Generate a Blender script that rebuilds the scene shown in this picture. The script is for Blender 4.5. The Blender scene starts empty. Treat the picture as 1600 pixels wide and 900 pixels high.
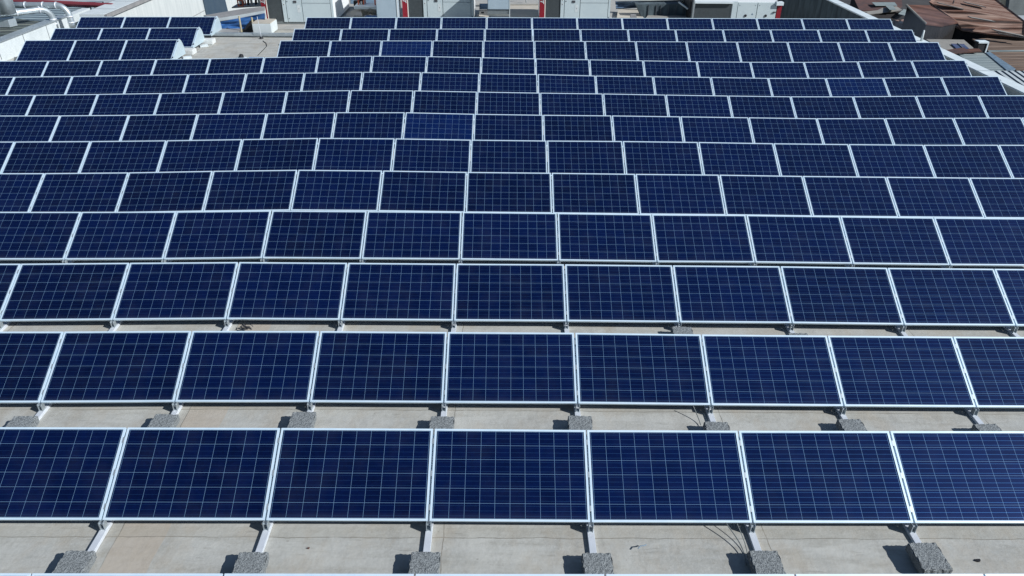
import bpy, bmesh, math, random
import numpy as np
from mathutils import Vector, Matrix
R = math.radians
random.seed(7)
S = bpy.context.scene
COL = S.collection

# ------------------------------------------------------------------ camera
FPX = 1163.47
CAM = np.array([0.78534, 0.0, 6.12222])
RT = np.array([0.99996455, -0.00475585, 0.00694873])
UP = np.array([-0.00355971, 0.50909842, 0.86070095])
FW = np.array([0.00763095, 0.86069517, -0.50906344])
cd = bpy.data.cameras.new('camera'); cam = bpy.data.objects.new('camera', cd); COL.objects.link(cam)
cam.matrix_world = Matrix(((RT[0], UP[0], -FW[0], CAM[0]), (RT[1], UP[1], -FW[1], CAM[1]),
                           (RT[2], UP[2], -FW[2], CAM[2]), (0, 0, 0, 1)))
cd.sensor_width = 36; cd.lens = 36 * FPX / 1600; cd.clip_start = .1; cd.clip_end = 2000
S.camera = cam

# ------------------------------------------------------------------ light
SUN = Vector((1.25, -.62, 1.0)).normalized()
EL = math.asin(SUN.z); AZ = math.atan2(SUN.x, SUN.y)
w = bpy.data.worlds.new('World'); S.world = w; w.use_nodes = True
nt = w.node_tree; bg = nt.nodes['Background']
sk = nt.nodes.new('ShaderNodeTexSky'); sk.sky_type = 'NISHITA'; sk.sun_disc = False
sk.sun_elevation = EL; sk.sun_rotation = AZ; sk.altitude = 100; sk.air_density = 1.0; sk.dust_density = .4; sk.ozone_density = 1.5
nt.links.new(sk.outputs[0], bg.inputs[0]); bg.inputs[1].default_value = .066
sl = bpy.data.lights.new('sun', 'SUN'); so = bpy.data.objects.new('sun', sl); COL.objects.link(so)
sl.energy = 4.9; sl.angle = R(.53); sl.color = (1, .975, .93)
so.rotation_euler = SUN.to_track_quat('Z', 'Y').to_euler()
S.view_settings.view_transform = 'Standard'; S.view_settings.look = 'None'
S.view_settings.exposure = .10; S.view_settings.gamma = 1; S.view_settings.use_curve_mapping = False
S.view_settings.use_white_balance = True; S.view_settings.white_balance_temperature = 6050; S.view_settings.white_balance_tint = 10
S.render.engine = 'CYCLES'

# where a survey point of the place lies: sight line through (x, y) cut at a height, a depth or a side distance
def at(x, y, z=None, Y=None, X=None):
    d = FW + RT * (x - 800) / FPX - UP * (y - 450) / FPX
    if z is not None: t = (z - CAM[2]) / d[2]
    elif Y is not None: t = (Y - CAM[1]) / d[1]
    else: t = (X - CAM[0]) / d[0]
    return tuple(float(v) for v in CAM + d * t)

# ------------------------------------------------------------------ materials
def mat(name, col, rough=.6, metal=0., col2=None, scale=4., detail=6, bump=0., bscale=60, fac=(.35, .7), stretch=None, coat=0):
    m = bpy.data.materials.new(name); m.use_nodes = True
    n = m.node_tree.nodes; l = m.node_tree.links; b = n['Principled BSDF']
    b.inputs['Base Color'].default_value = (*col, 1); b.inputs['Roughness'].default_value = rough
    b.inputs['Metallic'].default_value = metal
    if coat: b.inputs['Coat Weight'].default_value = coat; b.inputs['Coat Roughness'].default_value = .08
    geo = n.new('ShaderNodeNewGeometry'); mp = n.new('ShaderNodeMapping')
    l.new(geo.outputs['Position'], mp.inputs['Vector'])
    if stretch: mp.inputs['Scale'].default_value = stretch
    if col2:
        t = n.new('ShaderNodeTexNoise'); t.inputs['Scale'].default_value = scale; t.inputs['Detail'].default_value = detail
        t.inputs['Roughness'].default_value = .62
        l.new(mp.outputs[0], t.inputs['Vector'])
        r = n.new('ShaderNodeValToRGB'); r.color_ramp.elements[0].position = fac[0]; r.color_ramp.elements[1].position = fac[1]
        r.color_ramp.elements[0].color = (*col, 1); r.color_ramp.elements[1].color = (*col2, 1)
        l.new(t.outputs[0], r.inputs[0]); l.new(r.outputs[0], b.inputs['Base Color'])
    if bump:
        t = n.new('ShaderNodeTexNoise'); t.inputs['Scale'].default_value = bscale; t.inputs['Detail'].default_value = 4
        l.new(mp.outputs[0], t.inputs['Vector'])
        u = n.new('ShaderNodeBump'); u.inputs['Strength'].default_value = bump; u.inputs['Distance'].default_value = .02
        l.new(t.outputs[0], u.inputs['Height']); l.new(u.outputs[0], b.inputs['Normal'])
    return m

def N(m): return m.node_tree.nodes, m.node_tree.links
def math_n(m, op, a, b=None, c=None):
    n, l = N(m); x = n.new('ShaderNodeMath'); x.operation = op
    for i, v in enumerate((a, b, c)):
        if v is None: continue
        if isinstance(v, (int, float)): x.inputs[i].default_value = v
        else: l.new(v, x.inputs[i])
    return x.outputs[0]
def mix_c(m, f, a, b, blend='MIX'):
    n, l = N(m); x = n.new('ShaderNodeMix'); x.data_type = 'RGBA'; x.blend_type = blend
    if isinstance(f, (int, float)): x.inputs[0].default_value = f
    else: l.new(f, x.inputs[0])
    for i, v in ((6, a), (7, b)):
        if isinstance(v, tuple): x.inputs[i].default_value = (*v, 1)
        else: l.new(v, x.inputs[i])
    return x.outputs[2]

def cx2(m, tc, oi):
    n, l = N(m); a = n.new('ShaderNodeVectorMath'); a.operation = 'ADD'; cb = n.new('ShaderNodeCombineXYZ')
    l.new(math_n(m, 'MULTIPLY', oi.outputs['Random'], 53.), cb.inputs[2]); l.new(tc.outputs['Object'], a.inputs[0]); l.new(cb.outputs[0], a.inputs[1])
    return a.outputs[0]

def cell_mat(name, dark, light):
    m = bpy.data.materials.new(name); m.use_nodes = True; n, l = N(m); b = n['Principled BSDF']
    tc = n.new('ShaderNodeTexCoord'); sp = n.new('ShaderNodeSeparateXYZ'); l.new(tc.outputs['Object'], sp.inputs[0])
    u = math_n(m, 'DIVIDE', math_n(m, 'SUBTRACT', sp.outputs[0], .035), .158)
    v = math_n(m, 'DIVIDE', math_n(m, 'SUBTRACT', sp.outputs[1], .028), .156)
    fu = math_n(m, 'FRACT', u); fv = math_n(m, 'FRACT', v)
    du = math_n(m, 'SUBTRACT', .5, math_n(m, 'ABSOLUTE', math_n(m, 'SUBTRACT', fu, .5)))
    dv = math_n(m, 'SUBTRACT', .5, math_n(m, 'ABSOLUTE', math_n(m, 'SUBTRACT', fv, .5)))
    line = math_n(m, 'LESS_THAN', math_n(m, 'MINIMUM', du, dv), .0085)
    # outside the cell field: narrow white back sheet is hidden, keep it dark
    f3 = math_n(m, 'FRACT', math_n(m, 'MULTIPLY', fv, 3.0))
    bus = math_n(m, 'LESS_THAN', math_n(m, 'ABSOLUTE', math_n(m, 'SUBTRACT', f3, .5)), .018)
    cu = math_n(m, 'FLOOR', u); cv = math_n(m, 'FLOOR', v)
    oi = n.new('ShaderNodeObjectInfo')
    cx = n.new('ShaderNodeCombineXYZ'); l.new(cu, cx.inputs[0]); l.new(cv, cx.inputs[1])
    l.new(math_n(m, 'MULTIPLY', oi.outputs['Random'], 91.7), cx.inputs[2])
    wn = n.new('ShaderNodeTexWhiteNoise'); l.new(cx.outputs[0], wn.inputs['Vector'])
    ns = n.new('ShaderNodeTexVoronoi'); ns.inputs['Scale'].default_value = 38
    l.new(tc.outputs['Object'], ns.inputs['Vector'])
    sp2 = n.new('ShaderNodeSeparateXYZ'); l.new(ns.outputs['Color'], sp2.inputs[0])
    k = math_n(m, 'ADD', math_n(m, 'MULTIPLY', wn.outputs['Value'], .36), math_n(m, 'MULTIPLY', sp2.outputs[0], .30))
    k = math_n(m, 'ADD', k, math_n(m, 'MULTIPLY', oi.outputs['Random'], .36))
    c = mix_c(m, k, dark, light)
    c = mix_c(m, bus, c, (.05, .14, .32)); c = mix_c(m, line, c, (.155, .27, .41))
    # thin film of dust, thicker in blotches and along the lower rim
    dn = n.new('ShaderNodeTexNoise'); dn.inputs['Scale'].default_value = 3.5; dn.inputs['Detail'].default_value = 7; l.new(cx2(m, tc, oi), dn.inputs['Vector'])
    rim = n.new('ShaderNodeMapRange'); rim.inputs[1].default_value = .09; rim.inputs[2].default_value = .026; l.new(sp.outputs[1], rim.inputs[0])
    blot = n.new('ShaderNodeMapRange'); blot.inputs[1].default_value = .45; blot.inputs[2].default_value = .8; l.new(dn.outputs[0], blot.inputs[0])
    dust = math_n(m, 'ADD', math_n(m, 'MULTIPLY', rim.outputs[0], .035), math_n(m, 'MULTIPLY', blot.outputs[0], .018))
    c = mix_c(m, dust, c, (.30, .32, .34))
    l.new(c, b.inputs['Base Color'])
    l.new(math_n(m, 'MULTIPLY', bus, .85), b.inputs['Metallic'])
    b.inputs['Roughness'].default_value = .42
    b.inputs['Specular IOR Level'].default_value = .24; b.inputs['Specular Tint'].default_value = (.05, .22, 1, 1)
    b.inputs['Coat Weight'].default_value = .6; b.inputs['Coat Roughness'].default_value = .06; b.inputs['Coat IOR'].default_value = 1.45
    nz = n.new('ShaderNodeTexNoise'); nz.inputs['Scale'].default_value = 2.2; l.new(tc.outputs['Object'], nz.inputs['Vector'])
    bp = n.new('ShaderNodeBump'); bp.inputs['Strength'].default_value = .12; bp.inputs['Distance'].default_value = .004
    l.new(nz.outputs[0], bp.inputs['Height']); l.new(bp.outputs[0], b.inputs['Coat Normal'])
    return m

def corr_mat(name, a, b_, axis, pitch, dirt=None, depth=.02, rough=.6, metal=.0, ang=0, nscale=1.2, stretch=(1, 1, 1)):
    """corrugated sheet: ribs at a given pitch across one world axis (turned by ang), plus blotches of a second colour"""
    m = bpy.data.materials.new(name); m.use_nodes = True; n, l = N(m); b = n['Principled BSDF']
    geo = n.new('ShaderNodeNewGeometry'); mp = n.new('ShaderNodeMapping'); l.new(geo.outputs['Position'], mp.inputs[0])
    mp.inputs['Rotation'].default_value = (0, 0, R(ang))
    sp = n.new('ShaderNodeSeparateXYZ'); l.new(mp.outputs[0], sp.inputs[0])
    s = math_n(m, 'SINE', math_n(m, 'MULTIPLY', sp.outputs[axis], 2 * math.pi / pitch))
    mp2 = n.new('ShaderNodeMapping'); l.new(mp.outputs[0], mp2.inputs[0]); mp2.inputs['Scale'].default_value = stretch
    t = n.new('ShaderNodeTexNoise'); t.inputs['Scale'].default_value = nscale; t.inputs['Detail'].default_value = 8; t.inputs['Roughness'].default_value = .65
    l.new(mp2.outputs[0], t.inputs['Vector'])
    r = n.new('ShaderNodeValToRGB'); r.color_ramp.elements[0].position = .38; r.color_ramp.elements[1].position = .64
    r.color_ramp.elements[0].color = (*a, 1); r.color_ramp.elements[1].color = (*b_, 1)
    l.new(t.outputs[0], r.inputs[0])
    l.new(r.outputs[0], b.inputs['Base Color'])
    b.inputs['Roughness'].default_value = rough; b.inputs['Metallic'].default_value = metal
    u = n.new('ShaderNodeBump'); u.inputs['Strength'].default_value = 1; u.inputs['Distance'].default_value = depth
    l.new(s, u.inputs['Height']); l.new(u.outputs[0], b.inputs['Normal'])
    return m

def roof_mat():
    m = bpy.data.materials.new('roof_membrane'); m.use_nodes = True; n, l = N(m); b = n['Principled BSDF']
    geo = n.new('ShaderNodeNewGeometry'); P = geo.outputs['Position']; sp = n.new('ShaderNodeSeparateXYZ'); l.new(P, sp.inputs[0])
    def noise(sc, det=6, st=None, ro=.6):
        mp = n.new('ShaderNodeMapping'); l.new(P, mp.inputs[0])
        if st: mp.inputs['Scale'].default_value = st
        t = n.new('ShaderNodeTexNoise'); t.inputs['Scale'].default_value = sc; t.inputs['Detail'].default_value = det; t.inputs['Roughness'].default_value = ro
        l.new(mp.outputs[0], t.inputs['Vector']); return t.outputs[0]
    def ramp(f, p0, p1):
        r = n.new('ShaderNodeMapRange'); r.inputs[1].default_value = p0; r.inputs[2].default_value = p1; l.new(f, r.inputs[0]); return r.outputs[0]
    base = mix_c(m, ramp(noise(1.1), .35, .68), (.355, .355, .325), (.45, .445, .40))
    base = mix_c(m, math_n(m, 'MULTIPLY', ramp(noise(3.2, 8, (.45, 2.4, 1)), .47, .70), .75), base, (.27, .26, .22))
    base = mix_c(m, math_n(m, 'MULTIPLY', ramp(noise(1.3, 9, (2.4, .8, 1), .7), .52, .70), .5), base, (.21, .195, .165))
    base = mix_c(m, math_n(m, 'MULTIPLY', ramp(noise(30, 5), .42, .7), .35), base, (.50, .495, .455))
    # strips of membrane differ a little, seams run front to back every 3.35 m and side to side at 1.9 m
    X = sp.outputs[0]; Yy = sp.outputs[1]
    wob = math_n(m, 'MULTIPLY', math_n(m, 'SUBTRACT', noise(2.5, 3), .5), .05)
    sx = math_n(m, 'DIVIDE', math_n(m, 'ADD', math_n(m, 'ADD', X, 3.21), wob), 3.35)
    sy = math_n(m, 'DIVIDE', math_n(m, 'ADD', math_n(m, 'SUBTRACT', Yy, 5.3), wob), 2.03)
    fx = math_n(m, 'FRACT', sx); fy = math_n(m, 'FRACT', sy)
    # brownish lap band left of centre
    bx = math_n(m, 'MULTIPLY', math_n(m, 'GREATER_THAN', math_n(m, 'ADD', X, wob), -3.20), math_n(m, 'LESS_THAN', math_n(m, 'ADD', X, wob), -2.72))
    base = mix_c(m, math_n(m, 'MULTIPLY', bx, .6), base, (.40, .33, .25))
    wn = n.new('ShaderNodeTexWhiteNoise'); cb = n.new('ShaderNodeCombineXYZ')
    l.new(math_n(m, 'FLOOR', sx), cb.inputs[0]); l.new(math_n(m, 'FLOOR', sy), cb.inputs[1]); l.new(cb.outputs[0], wn.inputs[0])
    base = mix_c(m, math_n(m, 'MULTIPLY', wn.outputs[0], .3), base, (.46, .45, .41))
    seam = math_n(m, 'MAXIMUM', math_n(m, 'LESS_THAN', fx, .003), math_n(m, 'LESS_THAN', fy, .005))
    seam = math_n(m, 'MULTIPLY', seam, math_n(m, 'MULTIPLY', ramp(noise(1.7, 4), .32, .52), .8))
    base = mix_c(m, seam, base, (.13, .12, .10))
    lap = math_n(m, 'MULTIPLY', math_n(m, 'LESS_THAN', fy, .07), .22)
    base = mix_c(m, lap, base, (.28, .26, .21))
    # puddle stains at the right and dark spots
    st = math_n(m, 'MULTIPLY', ramp(noise(.9, 9, (1, 1, 1), .7), .63, .70), ramp(X, 3.5, 6.0))
    base = mix_c(m, math_n(m, 'MULTIPLY', st, .7), base, (.13, .115, .085))
    # tan run-off below the panel edges and long dark scuffs
    tan_ = math_n(m, 'MULTIPLY', ramp(noise(2.1, 8, (1.2, .7, 1), .68), .48, .66), .42)
    base = mix_c(m, tan_, base, (.36, .31, .235))
    scf = math_n(m, 'MULTIPLY', ramp(noise(5.5, 7, (.35, 2.8, 1), .7), .60, .68), .45)
    base = mix_c(m, scf, base, (.19, .18, .155))
    # dry-out rings and fine specks
    sp3 = math_n(m, 'MULTIPLY', ramp(noise(17, 3), .69, .74), .5)
    base = mix_c(m, sp3, base, (.22, .20, .17))
    l.new(base, b.inputs['Base Color']); b.inputs['Roughness'].default_value = .82
    u = n.new('ShaderNodeBump'); u.inputs['Strength'].default_value = .35; u.inputs['Distance'].default_value = .02
    l.new(noise(9, 8), u.inputs['Height']); l.new(u.outputs[0], b.inputs['Normal'])
    return m

def block_mat():
    m = bpy.data.materials.new('porous_concrete'); m.use_nodes = True; n, l = N(m); b = n['Principled BSDF']
    tc = n.new('ShaderNodeTexCoord'); oi = n.new('ShaderNodeObjectInfo')
    ad = n.new('ShaderNodeVectorMath'); ad.operation = 'ADD'; l.new(tc.outputs['Object'], ad.inputs[0])
    cb = n.new('ShaderNodeCombineXYZ'); l.new(math_n(m, 'MULTIPLY', oi.outputs['Random'], 37.), cb.inputs[0]); l.new(cb.outputs[0], ad.inputs[1])
    t = n.new('ShaderNodeTexNoise'); t.inputs['Scale'].default_value = 95; t.inputs['Detail'].default_value = 5; l.new(ad.outputs[0], t.inputs['Vector'])
    r = n.new('ShaderNodeValToRGB'); r.color_ramp.elements[0].position = .40; r.color_ramp.elements[1].position = .56
    r.color_ramp.elements[0].color = (.115, .125, .128, 1); r.color_ramp.elements[1].color = (.27, .29, .29, 1)
    l.new(t.outputs[0], r.inputs[0]); l.new(r.outputs[0], b.inputs['Base Color']); b.inputs['Roughness'].default_value = .95
    u = n.new('ShaderNodeBump'); u.inputs['Strength'].default_value = 1; u.inputs['Distance'].default_value = .012
    l.new(t.outputs[0], u.inputs['Height']); l.new(u.outputs[0], b.inputs['Normal'])
    return m

def mesh_mat():
    m = bpy.data.materials.new('coil_mesh'); m.use_nodes = True; n, l = N(m); b = n['Principled BSDF']
    geo = n.new('ShaderNodeNewGeometry'); sp = n.new('ShaderNodeSeparateXYZ'); l.new(geo.outputs['Position'], sp.inputs[0])
    a = math_n(m, 'SINE', math_n(m, 'MULTIPLY', sp.outputs[0], 190.)); c = math_n(m, 'SINE', math_n(m, 'MULTIPLY', sp.outputs[2], 170.))
    k = math_n(m, 'MAXIMUM', a, c); g = math_n(m, 'GREATER_THAN', k, .75)
    t = n.new('ShaderNodeTexNoise'); t.inputs['Scale'].default_value = 9; t.inputs['Detail'].default_value = 6; l.new(geo.outputs['Position'], t.inputs['Vector'])
    base = mix_c(m, t.outputs[0], (.02, .025, .025), (.07, .08, .085))
    l.new(mix_c(m, g, base, (.095, .11, .115)), b.inputs['Base Color'])
    b.inputs['Roughness'].default_value = .5; b.inputs['Metallic'].default_value = .3
    return m

M = dict(
    cell=cell_mat('blue_cells', (.0009, .0025, .016), (.0016, .0065, .045)),
    cell2=cell_mat('royal_blue_cells', (.0012, .0050, .034), (.0030, .0125, .074)),
    alu=mat('anodised_frame', (.58, .72, .82), .42, .2, (.66, .78, .86), 6),
    rail=mat('mill_aluminium', (.72, .75, .78), .42, .25, (.62, .65, .68), 9),
    galv=mat('galvanised', (.42, .47, .49), .46, .65, (.54, .59, .61), 7, 5),
    steel=mat('dark_steel', (.10, .10, .11), .5, .6),
    roof=roof_mat(), block=block_mat(), coil=mesh_mat(),
    white=mat('white_paint', (.64, .68, .67), .55, 0, (.54, .58, .57), 3),
    coping=mat('coping_white', (.74, .80, .80), .45, 0, (.62, .68, .69), 2.2),
    acgrey=mat('cabinet_paint', (.54, .61, .61), .45, 0, (.49, .56, .57), 1.7),
    acside=mat('cabinet_side_paint', (.78, .79, .77), .5),
    seam=mat('seam_dark', (.07, .08, .09), .7),
    shadepanel=mat('wall_shadow_tone', (.045, .075, .11), .6, 0, (.06, .09, .12), 2),  # colour of a cast shadow on the pale wall
    plate=mat('wedge_plate_sheet', (.46, .56, .60), .4, .2, (.52, .61, .64), 5),
    fill=corr_mat('rust_brown_tin', (.13, .07, .05), (.24, .17, .14), 0, .40, depth=.06, rough=.9, ang=20, nscale=1.4),
    red=mat('red_strip', (.23, .008, .018), .45, coat=.2),
    black=mat('black_rubber', (.012, .012, .014), .6),
    cream=mat('cream_edge', (.72, .66, .58), .5),
    duct=mat('pale_duct_sheet', (.52, .62, .68), .42, .25, (.46, .56, .62), 2),
    conc=mat('weathered_concrete', (.40, .38, .34), .9, 0, (.30, .30, .28), 1.6, bump=.3, bscale=12),
    greyslab=mat('grey_slab', (.30, .29, .28), .9, 0, (.22, .22, .215), 2.5, bump=.3, bscale=14),
    palewall=mat('pale_plaster', (.62, .64, .61), .85, 0, (.50, .53, .51), 1.2, stretch=(4, 4, .5)),
    darkwall=mat('stained_wall', (.11, .145, .155), .9, 0, (.035, .05, .06), 1.5, stretch=(1.6, 1.6, .45), fac=(.32, .62)),
    tarp=mat('blue_membrane', (.035, .12, .32), .5, 0, (.025, .08, .22), 3, bump=.6, bscale=6),
    darktarp=mat('dark_blue_tarp', (.05, .085, .14), .6, 0, (.10, .16, .25), 2.2, bump=.9, bscale=4),
    wood=mat('timber_post', (.45, .40, .27), .8, 0, (.36, .31, .2), 8),
    orange=mat('orange_paint', (.55, .13, .05), .6, 0, (.42, .08, .04), 12),
    maroon=mat('maroon_trim', (.20, .035, .045), .6),
    beige=mat('beige_screed', (.48, .43, .35), .9, 0, (.40, .37, .31), 2.2, bump=.3, bscale=20),
    street=mat('yard_ground', (.06, .055, .05), .95, 0, (.025, .025, .028), .6),
    shack=mat('dark_shed_wall', (.03, .024, .021), .95, 0, (.009, .008, .008), 2.2, stretch=(2.5, 2.5, .5), bump=.6, bscale=8),
    moss=mat('mossy_wall', (.06, .065, .055), .95, 0, (.15, .155, .14), 2.2, bump=.5, bscale=5, fac=(.4, .7)),
    greywall=mat('grey_render_wall', (.20, .22, .215), .9, 0, (.13, .145, .145), 1.5),
    window=mat('blue_window_glass', (.03, .07, .16), .15, 0, (.06, .13, .28), 3),
    blockw=mat('whitewashed_block', (.66, .67, .64), .85, 0, (.55, .57, .55), 9, bump=.3),
    bluecorr=corr_mat('grey_blue_corrugated', (.28, .36, .39), (.34, .43, .46), 1, .36, depth=.16, rough=.55, metal=.0, ang=-8),
    darkcorr=corr_mat('brown_grey_corrugated', (.07, .09, .085), (.20, .21, .18), 1, .5, depth=.10, rough=.6, ang=-8, nscale=.9, stretch=(.5, 2, 1)),
    rust1=corr_mat('rust_red_sheet', (.16, .062, .036), (.42, .29, .22), 1, .5, depth=.12, rough=.9, ang=24, nscale=1.7, stretch=(.22, 2.6, 1)),
    rust2=corr_mat('rust_dark_sheet', (.085, .036, .026), (.16, .075, .05), 1, .42, depth=.06, rough=.9, ang=14, nscale=1.1, stretch=(.5, 2.4, 1)),
    rust3=corr_mat('rust_brown_sheet', (.12, .072, .045), (.24, .175, .13), 1, .38, depth=.06, rough=.9, ang=2, nscale=1.0, stretch=(.35, 2.6, 1)),
    rust4=mat('rust_patchwork', (.12, .055, .042), .9, 0, (.05, .035, .035), 1.4, bump=.8, bscale=4),
    teal=corr_mat('grey_green_sheet', (.20, .245, .245), (.27, .31, .30), 1, .40, depth=.03, rough=.7, ang=3, nscale=1.2, stretch=(.5, 1.5, 1)),
    tealb=mat('blue_grey_sheet', (.17, .24, .30), .6, 0, (.10, .15, .20), 3),
    fibre=corr_mat('fibre_cement_corrugated', (.36, .40, .42), (.27, .31, .33), 0, .34, depth=.12, rough=.8, ang=12),
    paleroof=mat('pale_dusty_roof', (.30, .285, .25), .9, 0, (.22, .21, .19), 1.8, bump=.4, bscale=6),
    tile=mat('pale_street_roof', (.42, .44, .44), .7, 0, (.33, .36, .37), 3),
)

# ------------------------------------------------------------------ object helpers
def link(name, me, m=None, parent=None):
    o = bpy.data.objects.new(name, me); COL.objects.link(o)
    if m is not None and me is not None and not me.materials: me.materials.append(m)
    if parent is not None: o.parent = parent
    return o
def tag(o, label, cat, group=None, kind=None):
    if label: o['label'] = label
    if cat: o['category'] = cat
    if group: o['group'] = group
    if kind: o['kind'] = kind
    return o
def thing(name, label, cat, loc=(0, 0, 0), group=None):
    o = bpy.data.objects.new(name, None); COL.objects.link(o); o.location = loc; o.empty_display_size = .1
    return tag(o, label, cat, group)

class MB:
    def __init__(s): s.v = []; s.f = []
    def box(s, x0, x1, y0, y1, z0, z1):
        b = len(s.v)
        s.v += [(x, y, z) for z in (z0, z1) for x, y in ((x0, y0), (x1, y0), (x1, y1), (x0, y1))]
        s.f += [tuple(b + i for i in q) for q in ((3, 2, 1, 0), (4, 5, 6, 7), (0, 1, 5, 4), (1, 2, 6, 5), (2, 3, 7, 6), (3, 0, 4, 7))]
        return s
    def prism(s, top, off):
        """closed solid: polygon 'top' and its copy moved by 'off'"""
        b = len(s.v); k = len(top); o = Vector(off)
        s.v += [tuple(p) for p in top] + [tuple(Vector(p) + o) for p in top]
        s.f.append(tuple(b + i for i in range(k))); s.f.append(tuple(b + k + i for i in reversed(range(k))))
        for i in range(k): j = (i + 1) % k; s.f.append((b + i, b + k + i, b + k + j, b + j))
        return s
    def tube(s, pts, r, n=14, r2=None):
        pts = [Vector(p) for p in pts]; b0 = len(s.v); K = len(pts); prev = None
        for i, p in enumerate(pts):
            t = (pts[min(i + 1, K - 1)] - pts[max(i - 1, 0)]).normalized()
            if prev is None: a = t.orthogonal().normalized()
            else: a = (prev - t * prev.dot(t)).normalized()
            prev = a; c = t.cross(a); rr = r if r2 is None else r + (r2 - r) * i / (K - 1)
            s.v += [tuple(p + a * math.cos(2 * math.pi * j / n) * rr + c * math.sin(2 * math.pi * j / n) * rr) for j in range(n)]
        for i in range(K - 1):
            for j in range(n):
                q = b0 + i * n
                s.f.append((q + j, q + (j + 1) % n, q + n + (j + 1) % n, q + n + j))
        s.f.append(tuple(b0 + j for j in reversed(range(n)))); s.f.append(tuple(b0 + (K - 1) * n + j for j in range(n)))
        return s
    def build(s, name, m, parent=None, bevel=0, smooth=False, loc=None):
        me = bpy.data.meshes.new(name); v = s.v
        if loc: v = [(a - loc[0], b - loc[1], c - loc[2]) for a, b, c in v]
        me.from_pydata(v, [], s.f)
        bm = bmesh.new(); bm.from_mesh(me); bmesh.ops.recalc_face_normals(bm, faces=bm.faces)
        if bevel: bmesh.ops.bevel(bm, geom=list(bm.edges), offset=bevel, segments=2, affect='EDGES', clamp_overlap=True)
        if smooth:
            for f in bm.faces: f.smooth = len(f.verts) == 4
        bm.to_mesh(me); bm.free()
        o = link(name, me, m, parent)
        if loc and parent is None: o.location = loc
        return o

def text_mesh(s, size, m, parent, loc, rot, name='lettering', shear=.25, ext=.004):
    cu = bpy.data.curves.new(name, 'FONT'); cu.body = s; cu.size = size; cu.extrude = ext; cu.align_x = 'RIGHT'; cu.shear = shear; cu.offset = .006
    t = bpy.data.objects.new('t', cu); COL.objects.link(t)
    dg = bpy.context.evaluated_depsgraph_get(); me = bpy.data.meshes.new_from_object(t.evaluated_get(dg))
    bpy.data.objects.remove(t)
    o = link(name, me, None, parent); me.materials.clear(); me.materials.append(m)
    o.location = loc; o.rotation_euler = rot
    return o

ORD = ['zeroth', 'first', 'second', 'third', 'fourth', 'fifth', 'sixth', 'seventh', 'eighth', 'ninth', 'tenth', 'eleventh',
       'twelfth', 'thirteenth', 'fourteenth', 'fifteenth', 'sixteenth', 'seventeenth', 'eighteenth', 'nineteenth']

# ------------------------------------------------------------------ surveyed rows: lower edge y, joint pitch, offset, joints, roof height at each joint
ROWS = [
    (3.477, 1.6719, -0.009, -2, [0.064, 0.063, 0.06, 0.058, 0.06, 0.064]),
    (5.384, 1.6769, -0.007, -2, [0.057, 0.055, 0.048, 0.034, 0.029, 0.029]),
    (7.29, 1.6778, 0.008, -3, [0.031, 0.047, 0.051, 0.042, 0.036, 0.016, 0.003, -0.007]),
    (9.197, 1.6688, 0.01, -4, [-0.005, 0.018, 0.038, 0.032, 0.024, 0.02, 0.008, 0.0, -0.021, -0.031]),
    (11.103, 1.6714, 0.002, -4, [-0.013, 0.0, 0.028, 0.023, 0.017, 0.005, -0.014, -0.019, -0.036, -0.053]),
    (13.01, 1.67, -0.004, -5, [-0.062, -0.038, 0.003, 0.034, 0.027, 0.006, -0.004, -0.018, -0.027, -0.046, -0.055, -0.064]),
    (14.916, 1.6711, -0.006, -6, [-0.096, -0.077, -0.05, -0.014, 0.023, 0.021, -0.0, -0.011, -0.014, -0.027, -0.048, -0.058, -0.064, -0.055]),
    (16.823, 1.6688, -0.012, -6, [-0.112, -0.088, -0.055, -0.03, 0.003, 0.012, -0.018, -0.033, -0.04, -0.054, -0.069, -0.084, -0.07, -0.053, -0.038]),
    (18.729, 1.6672, -0.012, -7, [-0.167, -0.137, -0.102, -0.062, -0.032, 0.003, 0.004, -0.018, -0.037, -0.05, -0.07, -0.086, -0.098, -0.089, -0.062, -0.041]),
    (20.636, 1.663, -0.011, -8, [-0.204, -0.176, -0.139, -0.102, -0.066, -0.042, -0.01, -0.01, -0.028, -0.045, -0.078, -0.09, -0.099, -0.117, -0.108, -0.089, -0.052, -0.025]),
    (22.542, 1.6681, -0.015, -8, [-0.216, -0.187, -0.148, -0.118, -0.07, -0.035, -0.008, -0.012, -0.035, -0.062, -0.08, -0.101, -0.119, -0.125, -0.119, -0.09, -0.057, -0.032]),
    (24.449, 1.6756, 0.003, [-9, -8, -7, -6, -4, -3, -2, -1, 0, 1, 2, 3, 4, 5, 6, 7, 8, 9], [-0.025, -0.004, 0.016, 0.03, 0.015, 0.025, 0.035, 0.045, 0.048, 0.054, 0.058, 0.062, 0.063, 0.067, 0.073, 0.079, 0.084, 0.092]),
    (26.355, 1.6782, 0.002, [-9, -8, -7, -6, -4, -3, -2, -1, 0, 1, 2, 3, 4, 5, 6, 7, 8, 9], [-0.027, -0.008, 0.01, 0.029, 0.006, 0.016, 0.026, 0.036, 0.046, 0.05, 0.054, 0.057, 0.06, 0.071, 0.08, 0.088, 0.096, 0.104]),
    (28.262, 1.6844, 0.021, [-9, -8, -7, -6, -4, -3, -2, -1, 0, 1, 2, 3, 4, 5, 6, 7, 8, 9], [0.003, 0.015, 0.028, 0.038, 0.036, 0.046, 0.056, 0.067, 0.077, 0.078, 0.079, 0.082, 0.088, 0.094, 0.099, 0.102, 0.108, 0.111]),
]
TILT = R(28.665); PW = .992; PL = 1.65; HL = .10; DROP = .062; HM = HL + DROP
def row(r):
    y, p, o, j, z = ROWS[r]
    J = list(range(j, j + len(z))) if isinstance(j, int) else list(j)
    return y, p, o, J, list(z)
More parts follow.
